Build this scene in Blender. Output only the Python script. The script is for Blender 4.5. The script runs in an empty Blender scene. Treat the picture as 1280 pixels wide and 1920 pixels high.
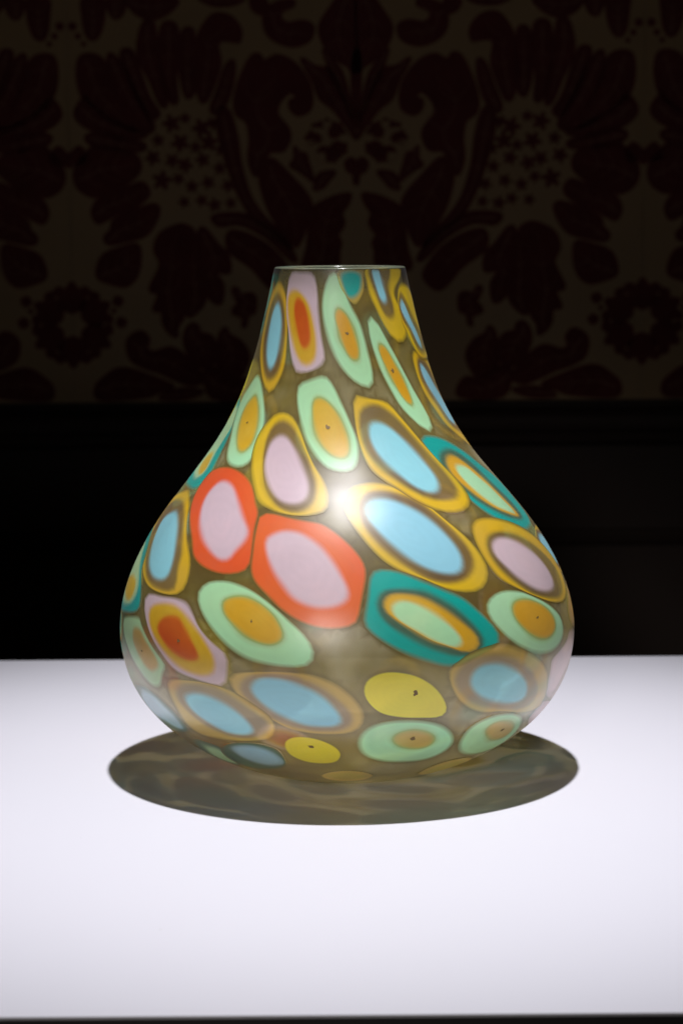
import bpy, bmesh, math, random
from mathutils import Vector, Matrix
from mathutils.geometry import delaunay_2d_cdt, tessellate_polygon

scene = bpy.context.scene
COL = scene.collection

# ------------------------------------------------------------------ camera
cam_data = bpy.data.cameras.new('camera')
cam = bpy.data.objects.new('camera', cam_data)
COL.objects.link(cam)
PITCH, ROLL = math.radians(7.29957), math.radians(0.4)
fw = Vector((0, math.cos(PITCH), -math.sin(PITCH)))
up0 = Vector((0, math.sin(PITCH), math.cos(PITCH)))
rt0 = Vector((1, 0, 0))
rt = math.cos(ROLL) * rt0 - math.sin(ROLL) * up0
up = math.sin(ROLL) * rt0 + math.cos(ROLL) * up0
rot = Matrix((rt, up, -fw)).transposed()
cam.matrix_world = Matrix.Translation((-0.002691, -1.2, 0.295)) @ rot.to_4x4()
cam_data.sensor_fit = 'VERTICAL'
cam_data.sensor_height = 36.0
cam_data.sensor_width = 36.0
cam_data.lens = 36.0 * 4200.0 / 1920.0
cam_data.clip_start, cam_data.clip_end = 0.05, 50.0
cam_data.dof.use_dof = True
cam_data.dof.focus_distance = 1.105
cam_data.dof.aperture_fstop = 12.0
scene.camera = cam

# ------------------------------------------------------------------ dim room air and the one overhead lamp
world = bpy.data.worlds.new('World')
scene.world = world
world.use_nodes = True
bg = world.node_tree.nodes['Background']
bg.inputs['Color'].default_value = (1.0, 0.86, 0.7, 1)
bg.inputs['Strength'].default_value = 0.0025

lamp_data = bpy.data.lights.new('overhead_spot', 'SPOT')
lamp = bpy.data.objects.new('overhead_spot', lamp_data)
COL.objects.link(lamp)
lamp.location = (0.045, -0.19, 1.60)
lamp.rotation_euler = (Vector((0.0, -0.05, 0.0)) - lamp.location).to_track_quat('-Z', 'Y').to_euler()
lamp_data.energy = 184.0
lamp_data.color = (0.985, 0.97, 1.0)
lamp_data.shadow_soft_size = 0.024
lamp_data.spot_size = math.radians(40.0)
lamp_data.spot_blend = 1.0

# weak fill spot, added unseen out in front to lift the face of the vase
fill_data = bpy.data.lights.new('added_fill_spot', 'SPOT')
fill = bpy.data.objects.new('added_fill_spot', fill_data)
COL.objects.link(fill)
fill.location = (-0.35, -2.0, 0.66)
fill.rotation_euler = (Vector((0.0, -0.08, 0.045)) - fill.location).to_track_quat('-Z', 'Y').to_euler()
fill_data.energy = 86.0
fill_data.color = (1.0, 0.93, 0.86)
fill_data.shadow_soft_size = 0.2
fill_data.spot_size = math.radians(12.5)
fill_data.spot_blend = 1.0

scene.view_settings.view_transform = 'Standard'
scene.view_settings.look = 'None'
scene.view_settings.exposure = 0.0
scene.view_settings.gamma = 1.0
scene.view_settings.use_curve_mapping = False
scene.render.engine = 'CYCLES'
cy = scene.cycles
cy.use_denoising = True
cy.max_bounces = 24
cy.diffuse_bounces = 16
cy.glossy_bounces = 4
cy.transmission_bounces = 12
cy.transparent_max_bounces = 24
cy.caustics_reflective = False
cy.caustics_refractive = False
cy.sample_clamp_indirect = 6.0

# ------------------------------------------------------------------ helpers
def srgb(r, g, b):
    f = lambda c: (c / 255 / 12.92) if c / 255 <= 0.04045 else ((c / 255 + 0.055) / 1.055) ** 2.4
    return (f(r), f(g), f(b), 1.0)

def link(name, me, mat=None, parent=None):
    o = bpy.data.objects.new(name, me)
    COL.objects.link(o)
    if mat is not None and me is not None and len(me.materials) == 0:
        me.materials.append(mat)
    if parent is not None:
        o.parent = parent
    return o

def bm_obj(name, bm, mat=None, parent=None, smooth=False):
    me = bpy.data.meshes.new(name)
    bmesh.ops.recalc_face_normals(bm, faces=bm.faces)
    bm.to_mesh(me)
    bm.free()
    if smooth:
        me.polygons.foreach_set('use_smooth', [True] * len(me.polygons))
    return link(name, me, mat, parent)

def add_box(bm, x0, x1, y0, y1, z0, z1, bevel=0.0):
    r = bmesh.ops.create_cube(bm, size=1.0)
    for v in r['verts']:
        v.co = Vector(((x0 + x1) / 2 + v.co.x * (x1 - x0), (y0 + y1) / 2 + v.co.y * (y1 - y0), (z0 + z1) / 2 + v.co.z * (z1 - z0)))
    if bevel:
        es = list({e for v in r['verts'] for e in v.link_edges})
        bmesh.ops.bevel(bm, geom=es, offset=bevel, segments=3, affect='EDGES', profile=0.5)

def new_mat(name):
    m = bpy.data.materials.new(name)
    m.use_nodes = True
    nt = m.node_tree
    nt.nodes.clear()
    out = nt.nodes.new('ShaderNodeOutputMaterial')
    return m, nt, out

def N(nt, kind, **kw):
    n = nt.nodes.new(kind)
    for k, v in kw.items():
        if k.startswith('in_'):
            key = k[3:]
            n.inputs[int(key) if key.isdigit() else key].default_value = v
        else:
            setattr(n, k, v)
    return n

def math_node(nt, op, a, b=None, c=None, clamp=False):
    n = N(nt, 'ShaderNodeMath', operation=op, use_clamp=clamp)
    for i, v in enumerate((a, b, c)):
        if v is None:
            continue
        if isinstance(v, (int, float)):
            n.inputs[i].default_value = v
        else:
            nt.links.new(v, n.inputs[i])
    return n.outputs[0]

def surface_mat(name, col_a, col_b, scale, rough, rough_var=0.1, bump=0.0, bump_scale=200.0, spec=0.4, detail=6.0):
    """plain painted / papered / wooden surface: two close colours mixed by noise, uneven gloss, fine relief"""
    m, nt, out = new_mat(name)
    tc = N(nt, 'ShaderNodeTexCoord')
    n1 = N(nt, 'ShaderNodeTexNoise', in_Scale=scale, in_Detail=detail, in_Roughness=0.6)
    nt.links.new(tc.outputs['Object'], n1.inputs['Vector'])
    mix = N(nt, 'ShaderNodeMix', data_type='RGBA')
    nt.links.new(n1.outputs['Fac'], mix.inputs[0])
    mix.inputs[6].default_value = col_a
    mix.inputs[7].default_value = col_b
    p = N(nt, 'ShaderNodeBsdfPrincipled')
    p.inputs['Specular IOR Level'].default_value = spec
    nt.links.new(mix.outputs[2], p.inputs['Base Color'])
    r = math_node(nt, 'MULTIPLY_ADD', n1.outputs['Fac'], rough_var, rough - rough_var / 2)
    nt.links.new(r, p.inputs['Roughness'])
    if bump:
        n2 = N(nt, 'ShaderNodeTexNoise', in_Scale=bump_scale, in_Detail=3.0)
        nt.links.new(tc.outputs['Object'], n2.inputs['Vector'])
        b = N(nt, 'ShaderNodeBump', in_Strength=bump, in_Distance=0.0006)
        nt.links.new(n2.outputs['Fac'], b.inputs['Height'])
        nt.links.new(b.outputs['Normal'], p.inputs['Normal'])
    nt.links.new(p.outputs[0], out.inputs['Surface'])
    return m

M_WHITE = surface_mat('white_matt_lacquer', (0.502, 0.498, 0.545, 1), (0.522, 0.518, 0.565, 1), 3.0, 0.55, 0.1, 0.04, 900.0, 0.25)
# a few specks of dust and faint wipe marks on the lacquer
nt = M_WHITE.node_tree
pb = [n for n in nt.nodes if n.type == 'BSDF_PRINCIPLED'][0]
src = pb.inputs['Base Color'].links[0].from_socket
tcw = N(nt, 'ShaderNodeTexCoord')
vo_ = N(nt, 'ShaderNodeTexVoronoi', in_Scale=26.0, in_Randomness=1.0)
nt.links.new(tcw.outputs['Object'], vo_.inputs['Vector'])
nd = N(nt, 'ShaderNodeTexNoise', in_Scale=4.0, in_Detail=2.0)
nt.links.new(tcw.outputs['Object'], nd.inputs['Vector'])
near_ = math_node(nt, 'LESS_THAN', vo_.outputs['Distance'], math_node(nt, 'MULTIPLY_ADD', nd.outputs['Fac'], 0.09, -0.03))
mx = N(nt, 'ShaderNodeMix', data_type='RGBA')
nt.links.new(math_node(nt, 'MULTIPLY', near_, 0.35), mx.inputs[0])
nt.links.new(src, mx.inputs[6])
mx.inputs[7].default_value = (0.30, 0.28, 0.27, 1)
nt.links.new(mx.outputs[2], pb.inputs['Base Color'])
M_BLACK = surface_mat('black_plinth_paint', (0.012, 0.011, 0.012, 1), (0.02, 0.018, 0.019, 1), 6.0, 0.6, 0.1, 0.05)
M_PAPER = surface_mat('gold_wallpaper_ground', (0.215, 0.135, 0.058, 1), (0.285, 0.18, 0.082, 1), 14.0, 0.5, 0.12, 0.25, 500.0, 0.3)
M_FLOCK = surface_mat('dark_red_flock', (0.075, 0.019, 0.018, 1), (0.12, 0.031, 0.028, 1), 40.0, 0.95, 0.05, 0.6, 900.0, 0.05)
M_VEIN = surface_mat('flock_pile_vein', (0.11, 0.05, 0.035, 1), (0.16, 0.078, 0.05, 1), 60.0, 0.9, 0.05, 0.3, 900.0, 0.1)
M_DADO = surface_mat('dark_brown_woodwork', (0.022, 0.014, 0.012, 1), (0.038, 0.024, 0.020, 1), 10.0, 0.6, 0.15, 0.1, 160.0, 0.25)

# ------------------------------------------------------------------ wall behind: papered above a dark dado
WALL_Y = 0.9
wall_bm = bmesh.new()
add_box(wall_bm, -1.3, 1.33, WALL_Y + 0.002, WALL_Y + 0.10, -0.95, 1.15)
wall = bm_obj('wall', wall_bm, M_DADO)
wall['kind'] = 'structure'
wall['label'] = 'dark wall with damask flock wallpaper above a brown dado'

FLOCK = {}
FLOCK['flock_petal'] = [
 "-254,449 -242,452 -232,446 -227,429 -215,405 -203,382 -216,386 -235,399 -250,411 -256,429",
 "-228,449 -222,451 -210,434 -198,410 -187,387 -195,382 -210,400 -224,424",
 "-216,453 -207,456 -201,444 -191,414 -182,399 -189,394 -199,407 -209,429",
 "-200,463 -195,480 -187,482 -184,472 -181,448 -177,424 -175,406 -181,408 -190,429 -199,448",
 "-178,477 -170,481 -164,475 -163,453 -166,429 -165,409 -172,411 -178,434 -180,458",
 "-159,472 -151,475 -148,465 -148,443 -149,419 -156,413 -161,429 -161,453",
 "-143,472 -131,487 -116,486 -106,474 -108,462 -119,457 -122,465 -127,460 -125,443 -131,424 -139,409 -145,414 -147,438 -145,458",
 "-116,445 -112,444 -113,428 -119,409 -129,398 -134,403 -127,421 -121,438",
 "-255,408 -247,412 -233,397 -206,386 -195,381 -197,377 -216,376 -236,382 -250,387 -259,397",
 "-248,379 -236,381 -211,374 -197,371 -198,365 -221,365 -241,369 -249,374",
 "-247,365 -241,368 -216,364 -203,359 -201,346 -214,334 -232,327 -244,323 -257,330 -261,342 -257,354",
 "-237,321 -212,331 -198,335 -193,324 -207,312 -222,307 -235,300 -241,299 -245,307 -243,315",
 "-225,301 -207,309 -188,315 -184,307 -195,288 -213,282 -230,279 -234,285 -228,292",
 "-241,258 -235,269 -220,275 -204,278 -202,263 -206,248 -216,240 -231,243 -241,248",
]
FLOCK['flock_leaf'] = [
 "-112,409 -107,428 -97,448 -89,451 -84,445 -72,450 -57,443 -45,428 -41,413 -43,401 -53,396 -60,401 -61,409 -55,411 -60,417 -70,409 -73,397 -63,384 -62,374 -68,364 -80,363 -84,355 -93,341 -99,355 -98,375 -101,390 -110,397",
 "-124,404 -116,397 -110,375 -107,351 -98,321 -84,301 -69,287 -62,273 -74,282 -94,299 -108,321 -118,346 -125,370 -128,390",
 "-82,353 -76,355 -61,340 -46,323 -42,310 -47,294 -53,280 -58,276 -67,287 -80,306 -87,326 -89,341",
 "-40,310 -28,318 -17,322 -6,323 -9,313 -14,306 -12,296 -18,286 -15,279 -17,271 -20,257 -49,254 -46,274 -44,291",
 "-50,447 -38,440 -23,436 -13,418 -6,399 -2,380 -1,374 -9,386 -21,401 -33,411 -40,428",
 "-30,455 -24,448 -13,434 -6,409 -3,391 -11,410 -21,429",
 "-30,462 -33,476 -25,490 -13,505 -1,509 -1,439 -8,441 -21,449",
 "-84,486 -77,496 -59,500 -57,495 -67,491 -69,484 -62,479 -50,481 -42,479 -39,474 -43,464 -57,459 -72,463 -82,472",
 "-143,504 -103,504 -110,497 -130,496",
 "-96,501 -86,503 -81,496 -86,488 -94,492",
 "-250,502 -233,504 -231,487 -236,470 -243,466 -248,473 -250,487",
 "-228,501 -211,503 -214,489 -221,485 -226,492",
 "-209,504 -165,503 -170,491 -185,484 -198,487 -206,494",
 "-57,367 -53,362 -47,360 -44,350 -40,336 -46,340 -53,345 -61,350 -57,356",
 "-39,328 -38,334 -34,342 -20,344 -26,336 -31,330",
 "-151,287 -159,267 -161,243 -161,215 -168,202 -169,193 -176,197 -181,205 -182,216 -190,218 -185,232 -193,237 -183,259 -188,273 -183,287 -168,295 -158,295",
 "-149,286 -147,267 -144,243 -142,226 -153,213 -159,215 -158,243 -156,267",
 "-147,289 -141,292 -129,277 -120,268 -119,252 -131,252 -125,240 -127,224 -134,225 -140,233 -143,252 -145,272",
 "-133,304 -108,306 -89,298 -69,284 -57,264 -63,264 -83,283 -107,296 -128,295",
 "-116,290 -99,286 -81,275 -69,262 -62,247 -74,235 -84,240 -98,256 -117,270 -121,282",
 "-116,235 -112,237 -108,231 -99,232 -95,227 -96,215 -102,212 -104,203 -107,202 -107,210 -116,214 -114,220 -111,223",
 "-215,186 -210,194 -201,197 -195,190 -197,182 -190,178 -175,182 -162,175 -149,162 -144,152 -155,147 -170,152 -185,159 -200,164 -212,172",
 "-161,196 -155,204 -149,202 -147,196 -136,192 -132,180 -135,167 -141,162 -153,170 -161,183",
 "-129,192 -123,200 -120,194 -110,188 -103,178 -103,168 -111,154 -123,154 -131,165",
 "-245,146 -235,156 -225,162 -213,162 -195,156 -173,146 -186,141 -201,136 -241,134",
 "-143,159 -131,162 -115,151 -100,152 -95,135 -136,135",
 "-186,135 -168,143 -145,141 -163,134",
]
FLOCK['flock_bud'] = [
 "1,457 4,442 3,413 0,384 -3,413 -3,442",
 "-10,352 -5,356 0,353 5,356 10,352 8,345 3,342 1,334 0,333 -2,334 -3,342 -8,345",
 "-280,364 -275,368 -270,364 -266,361 -262,364 -256,368 -251,362 -251,354 -261,353 -266,350 -271,353 -281,354",
]
BLOSSOMS = [(-171, 388, 5.9), (-159, 392, 5.4), (-145, 384, 5.9), (-132, 390, 4.9), (-181, 375, 5.4), (-164, 373, 5.9), (-149, 369, 5.9), (-135, 373, 5.4), (-124, 363, 4.9), (-187, 356, 5.4), (-172, 356, 5.9), (-157, 353, 6.4), (-140, 355, 5.9), (-128, 348, 5.4), (-181, 339, 5.9), (-166, 337, 5.9), (-152, 331, 6.4), (-136, 333, 5.9), (-121, 330, 5.4), (-160, 316, 5.4), (-145, 317, 5.9), (-130, 315, 4.9), (-116, 314, 4.4)]
FLOWERS = [(-27, 372, 18.8, 9), (-268, 204, 36.6, 6)]
DOTS = [(-260, 478, 4.0), (-255, 469, 3.0), (-250, 462, 2.5), (-223, 226, 5.4), (-220, 206, 5.4), (-227, 217, 2.5)]
AXIS_X = 0.0134; HALF = 0.2658

PAPER_FOOT = 0.131
for i in range(-3, 3):
    x0 = AXIS_X + (2 * i - 1) * HALF
    x0, x1 = max(x0 + 2 * HALF, -1.29), min(x0 + 4 * HALF, 1.32)
    if x1 - x0 < 0.02:
        continue
    b = bmesh.new()
    add_box(b, x0 + 0.0002, x1 - 0.0002, WALL_Y, WALL_Y + 0.004, PAPER_FOOT, 1.14)
    bm_obj('wallpaper_strip', b, M_PAPER, wall)

def smooth_loop(pts, sub=4):
    n, out = len(pts), []
    for i in range(n):
        p0, p1, p2, p3 = (Vector(pts[(i + k) % n]) for k in (-1, 0, 1, 2))
        for j in range(sub):
            t = j / sub
            out.append(0.5 * ((2 * p1) + (p2 - p0) * t + (2 * p0 - 5 * p1 + 4 * p2 - p3) * t * t + (3 * p1 - p0 - 3 * p2 + p3) * t ** 3))
    return out

def flock_mesh(name, loop, thick=0.0007, grow=0.0016):
    """raised velvet shape in the wall plane; loop holds (x, z) metres"""
    n = len(loop)
    area = sum(loop[i].x * loop[(i + 1) % n].y - loop[(i + 1) % n].x * loop[i].y for i in range(n))
    sg = 1 if area > 0 else -1
    grown = []
    for i in range(n):
        t = loop[(i + 1) % n] - loop[i - 1]
        l = t.length or 1.0
        grown.append(loop[i] + Vector((t.y, -t.x)) / l * sg * grow)
    loop = grown
    c = sum(loop, Vector((0, 0))) / len(loop)
    front = [Vector((p.x, -thick, p.y)) for p in loop]
    edge = [Vector((c.x + (p.x - c.x) * 1.01, 0.0001, c.y + (p.y - c.y) * 1.01)) for p in loop]
    n = len(loop)
    tris = tessellate_polygon([[Vector((p.x, p.y, 0)) for p in loop]])
    faces = [tuple(t) for t in tris] + [(i, (i + 1) % n, n + (i + 1) % n, n + i) for i in range(n)]
    me = bpy.data.meshes.new(name)
    me.from_pydata([tuple(v) for v in front + edge], [], faces)
    me.materials.append(M_FLOCK)
    return me

def vein_meshes(loop):
    """midrib and side ribs of a flock leaf, as thin tapering strips lying on it"""
    c = sum(loop, Vector((0, 0))) / len(loop)
    xx = sum((p.x - c.x) ** 2 for p in loop)
    yy = sum((p.y - c.y) ** 2 for p in loop)
    xy = sum((p.x - c.x) * (p.y - c.y) for p in loop)
    a = 0.5 * math.atan2(2 * xy, xx - yy)
    d, e = Vector((math.cos(a), math.sin(a))), Vector((-math.sin(a), math.cos(a)))
    q = [((p - c).dot(d), (p - c).dot(e)) for p in loop]
    lo, hi = min(p[0] for p in q), max(p[0] for p in q)
    n, mid = len(q), []
    for k in range(9):
        s = lo + (hi - lo) * (0.06 + 0.86 * k / 8)
        hits = []
        for i in range(n):
            (s0, t0), (s1, t1) = q[i], q[(i + 1) % n]
            if (s0 - s) * (s1 - s) < 0:
                hits.append(t0 + (t1 - t0) * (s - s0) / (s1 - s0))
        hits.sort()
        if len(hits) < 2:
            continue
        w, m_ = max((hits[i + 1] - hits[i], (hits[i + 1] + hits[i]) / 2) for i in range(0, len(hits) - 1, 2))
        mid.append((s, m_, w))
    if len(mid) < 4 or hi - lo < 0.02:
        return None
    vs, fs = [], []
    def strip(pts, w0, w1):
        b0 = len(vs)
        for i, p in enumerate(pts):
            t = pts[min(i + 1, len(pts) - 1)] - pts[max(i - 1, 0)]
            nn = Vector((-t.y, t.x)).normalized() * (w0 + (w1 - w0) * i / (len(pts) - 1)) / 2
            vs.extend((p + nn, p - nn))
        for i in range(len(pts) - 1):
            fs.append((b0 + 2 * i, b0 + 2 * i + 1, b0 + 2 * i + 3, b0 + 2 * i + 2))
    line = [c + d * s + e * t for s, t, w in mid]
    strip(line, 0.0019, 0.0005)
    for i in range(1, len(mid) - 2, 2):
        s, t, w = mid[i]
        if w < 0.008:
            continue
        for sg in (-1, 1):
            p0 = c + d * s + e * t
            strip([p0, p0 + d * w * 0.16 + e * sg * w * 0.22, p0 + d * w * 0.42 + e * sg * w * 0.36], 0.0012, 0.0003)
    me = bpy.data.meshes.new('vein')
    me.from_pydata([(p.x, -0.00085, p.y) for p in vs], [], fs)
    me.materials.append(M_VEIN)
    return me

REPEAT = 0.42                             # height of one repeat of the paper
far_v, far_f = [], []
def beyond(me, ox, sx, dz):
    """the same shapes on the stretch of paper beyond the picture, gathered into one mesh"""
    co = [(ox + sx * v.co.x, v.co.y, v.co.z + dz) for v in me.vertices]
    if any(abs(c[0] - 0.015) > 1.27 or c[2] > 1.135 for c in co):
        return
    b0 = len(far_v)
    far_v.extend(co)
    far_f.extend(tuple(b0 + i for i in p.vertices) for p in me.polygons)

def put_flock(name, me, xs, vein=None):
    """the same raised shape mirrored along the paper: every half repeat that the photograph can show"""
    for k in range(-5, 5):
        lo = k * HALF
        mirror = (k % 2 == 0)            # half -1 (left of the axis) is as drawn
        # drawn half spans [-HALF, 0]
        def to(x):
            return (lo - x) if mirror else (lo + HALF + x)
        centre = AXIS_X + to(xs)
        ox, sx = AXIS_X + (lo if mirror else lo + HALF), (-1 if mirror else 1)
        beyond(me, ox, sx, REPEAT)
        if abs(centre) > 0.47:
            beyond(me, ox, sx, 0.0)
            continue
        o = link(name, me, None, wall)
        o.location = (ox, WALL_Y, 0)
        o.scale = (-1 if mirror else 1, 1, 1)
        if vein:
            link('vein', vein, None, o)

rng = random.Random(5)
for nm, polys in FLOCK.items():
    for s in polys:
        pts = [tuple(float(a) / 1000 for a in q.split(',')) for q in s.split()]
        me = flock_mesh(nm, smooth_loop(pts))
        cxm = sum(p[0] for p in pts) / len(pts)
        if nm == 'flock_bud':             # already symmetric about an axis: no mirror twin
            for k in (-4, -2, 0, 2, 4):
                beyond(me, AXIS_X + k * HALF, 1, REPEAT)
                if abs(AXIS_X + cxm + k * HALF) > 0.47:
                    beyond(me, AXIS_X + k * HALF, 1, 0.0)
                else:
                    o = link(nm, me, None, wall)
                    o.location = (AXIS_X + k * HALF, WALL_Y, 0)
        else:
            put_flock(nm, me, cxm, vein_meshes(smooth_loop(pts)))
def rosette(cx, cz, r, petals, deep, ph):
    n = petals * 8
    return [Vector((cx + math.cos(a + ph) * q, cz + math.sin(a + ph) * q)) for a, q in
            ((2 * math.pi * i / n, r * (1 - deep / 2 + deep / 2 * math.cos(petals * 2 * math.pi * i / n))) for i in range(n))]
for (x, z, r) in BLOSSOMS:
    x, z, r = x + rng.uniform(-2.2, 2.2), z + rng.uniform(-2.2, 2.2), r * rng.uniform(0.75, 1.2)
    put_flock('flock_blossom', flock_mesh('flock_blossom', rosette(x / 1000, z / 1000, 1.38 * r / 1000, 5, 0.52, rng.random() * 6), grow=0.0), x / 1000)
for (x, z, r) in DOTS:
    put_flock('flock_dot', flock_mesh('flock_dot', rosette(x / 1000, z / 1000, r / 1000, 4, 0.08, 0.3), grow=0.0), x / 1000)
for (x, z, r, n) in FLOWERS:
    for i in range(n):
        a = math.pi / 2 + 2 * math.pi * i / n
        c, s = math.cos(a), math.sin(a)
        R = r / 1000
        w = R * math.sin(math.pi / n) * 0.93
        prof = [(0.34 * R, 0.12 * w), (0.46 * R, 0.62 * w), (0.62 * R, 0.78 * w), (0.70 * R, 0.60 * w), (0.82 * R, 0.98 * w), (0.95 * R, 0.72 * w), (0.88 * R, 0.34 * w), (1.08 * R, 0.0)]
        prof = prof + [(p, -q) for p, q in reversed(prof[:-1])]
        pts = [(x / 1000 + c * p - s * q, z / 1000 + s * p + c * q) for p, q in prof]
        me = flock_mesh('flock_petal', smooth_loop(pts, 3))
        if abs(x / 1000 + HALF) < 0.02:   # the flower on the seam axis
            for k in (-4, -2, 0, 2, 4):
                beyond(me, AXIS_X - HALF - x / 1000 + k * HALF, 1, REPEAT)
                if abs(AXIS_X - HALF + k * HALF) > 0.47:
                    beyond(me, AXIS_X - HALF - x / 1000 + k * HALF, 1, 0.0)
                else:
                    o = link('flock_petal', me, None, wall)
                    o.location = (AXIS_X - HALF - x / 1000 + k * HALF, WALL_Y, 0)
        else:
            put_flock('flock_petal', me, x / 1000)

far_me = bpy.data.meshes.new('flock_pattern')
far_me.from_pydata(far_v, [], far_f)
far_o = link('flock_pattern', far_me, M_FLOCK, wall)
far_o.location = (0, WALL_Y, 0)
far_o['kind'] = 'stuff'

def moulding(name, prof, x0=-1.29, x1=1.32):
    """prof: (depth in front of the wall, height) from top to bottom"""
    bm = bmesh.new()
    a = [bm.verts.new((x0, WALL_Y - d, h)) for d, h in prof]
    b = [bm.verts.new((x1, WALL_Y - d, h)) for d, h in prof]
    n = len(prof)
    for i in range(n):
        bm.faces.new((a[i], a[(i + 1) % n], b[(i + 1) % n], b[i]))
    bm.faces.new(a)
    bm.faces.new(list(reversed(b)))
    return bm_obj(name, bm, M_DADO, wall)

moulding('dado_rail', [(-0.001, 0.130), (0.006, 0.130), (0.008, 0.125), (0.016, 0.122), (0.022, 0.117), (0.024, 0.111), (0.022, 0.105), (0.013, 0.101), (0.010, 0.093), (0.004, 0.089), (-0.001, 0.088)])
moulding('dado_board', [(-0.001, 0.0875), (0.003, 0.0875), (0.003, 0.009), (-0.001, 0.009)])
moulding('panel_moulding', [(-0.001, 0.0085), (0.006, 0.0085), (0.009, 0.004), (0.007, -0.003), (0.003, -0.007), (-0.001, -0.007)])
moulding('dado_panel', [(-0.001, -0.0075), (0.001, -0.0075), (0.001, -0.90), (-0.001, -0.90)])

# ------------------------------------------------------------------ plinth
plinth = bpy.data.objects.new('display_plinth', None)
COL.objects.link(plinth)
plinth.location = (0, -0.037, -0.93)
plinth['label'] = 'white topped museum display plinth carrying the glass vase'
plinth['category'] = 'plinth'
b = bmesh.new()
add_box(b, -0.62, 0.62, -0.350, 0.350, 0.9284, 0.930, 0.0005)
bm_obj('plinth_top', b, M_WHITE, plinth)
b = bmesh.new()
add_box(b, -0.6195, 0.6195, -0.3494, 0.3494, 0.0, 0.92835)
bm_obj('plinth_body', b, M_BLACK, plinth)

# ------------------------------------------------------------------ vase
PROFILE = [tuple(float(a) / 1000 for a in q.split(',')) for q in (
"34.01,0.00 39.39,0.97 44.74,2.15 50.04,3.52 55.29,5.06 60.48,6.79 65.62,8.70 70.67,10.80 75.64,13.11 80.51,15.63 85.25,18.37 89.86,21.34 94.30,24.56 98.55,28.04 102.57,31.78 106.33,35.79 109.78,40.06 112.90,44.58 115.65,49.33 117.96,54.30 119.77,59.47 121.12,64.77 122.03,70.16 122.48,75.61 122.47,81.08 122.01,86.53 121.15,91.94 119.94,97.29 118.39,102.54 116.54,107.70 114.40,112.74 112.04,117.68 109.48,122.52 106.76,127.27 103.89,131.93 100.87,136.49 97.70,140.95 94.40,145.32 91.00,149.61 87.54,153.85 84.05,158.07 80.56,162.28 77.11,166.52 73.72,170.82 70.44,175.20 67.29,179.68 64.28,184.25 61.42,188.92 58.72,193.67 56.19,198.53 53.84,203.47 51.71,208.51 49.78,213.63 48.02,218.82 46.40,224.04 44.87,229.30 43.41,234.57 42.02,239.86 40.69,245.17 39.43,250.50 38.23,255.84 37.06,261.18 35.92,266.54 34.80,271.89").split()]
LEAN = [(0.0, 0.0), (0.077, 0.0), (0.108, -0.0004), (0.124, -0.0007), (0.14, -0.0013), (0.156, -0.0020), (0.172, -0.0026), (0.19, -0.0028), (0.30, -0.0026)]
ARC = [0.0]
for i in range(1, len(PROFILE)):
    ARC.append(ARC[-1] + math.hypot(PROFILE[i][0] - PROFILE[i - 1][0], PROFILE[i][1] - PROFILE[i - 1][1]))
U_MAX = ARC[-1]
LIFT = 0.0004

def lean(z):
    for (a, p), (b, q) in zip(LEAN, LEAN[1:]):
        if z <= b:
            return p + (q - p) * max(0.0, (z - a) / (b - a))
    return LEAN[-1][1]

def prof_at(u):
    """radius and height at arc length u up the wall, Catmull-Rom through the measured profile"""
    u = min(max(u, 0.0), U_MAX)
    step = U_MAX / (len(PROFILE) - 1)
    i = min(int(u / step), len(PROFILE) - 2)
    while i > 0 and ARC[i] > u:
        i -= 1
    while i < len(PROFILE) - 2 and ARC[i + 1] < u:
        i += 1
    t = (u - ARC[i]) / (ARC[i + 1] - ARC[i])
    g = lambda k: PROFILE[min(max(k, 0), len(PROFILE) - 1)]
    res = []
    for c in (0, 1):
        p0, p1, p2, p3 = g(i - 1)[c], g(i)[c], g(i + 1)[c], g(i + 2)[c]
        res.append(0.5 * (2 * p1 + (p2 - p0) * t + (2 * p0 - 5 * p1 + 4 * p2 - p3) * t * t + (3 * p1 - p0 - 3 * p2 + p3) * t ** 3))
    return res[0], res[1]

def on_vase(th, u, off=0.0):
    r, z = prof_at(u)
    d = 0.0012
    ra, za = prof_at(u - d)
    rb, zb = prof_at(u + d)
    tr, tz = rb - ra, zb - za
    l = math.hypot(tr, tz) or 1.0
    nr, nz = tz / l, -tr / l
    s, c = math.sin(th), math.cos(th)
    n = Vector((nr * s, -nr * c, nz))
    return Vector((lean(z) + r * s, -r * c, z + LIFT)) + n * off, n

def wall_mesh(name, tu, faces, t_vals=None, off=0.0, mat=None, rad=None):
    vs, ns = [], []
    for th, u in tu:
        p, n = on_vase(th, u, off)
        vs.append(p)
        ns.append(n)
    me = bpy.data.meshes.new(name)
    me.from_pydata([tuple(v) for v in vs], [], faces)
    me.polygons.foreach_set('use_smooth', [True] * len(me.polygons))
    me.update()
    if len(me.polygons) and sum((p.normal.dot(ns[p.vertices[0]]) > 0) for p in me.polygons) * 2 < len(me.polygons):
        me.flip_normals()
    me.normals_split_custom_set_from_vertices([tuple(n) for n in ns])
    if rad is not None:
        at = me.attributes.new('rad', 'FLOAT', 'POINT')
        at.data.foreach_set('value', rad)
    if t_vals is not None:
        at = me.attributes.new('ring_t', 'FLOAT', 'POINT')
        at.data.foreach_set('value', t_vals)
    if mat:
        me.materials.append(mat)
    return me

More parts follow.
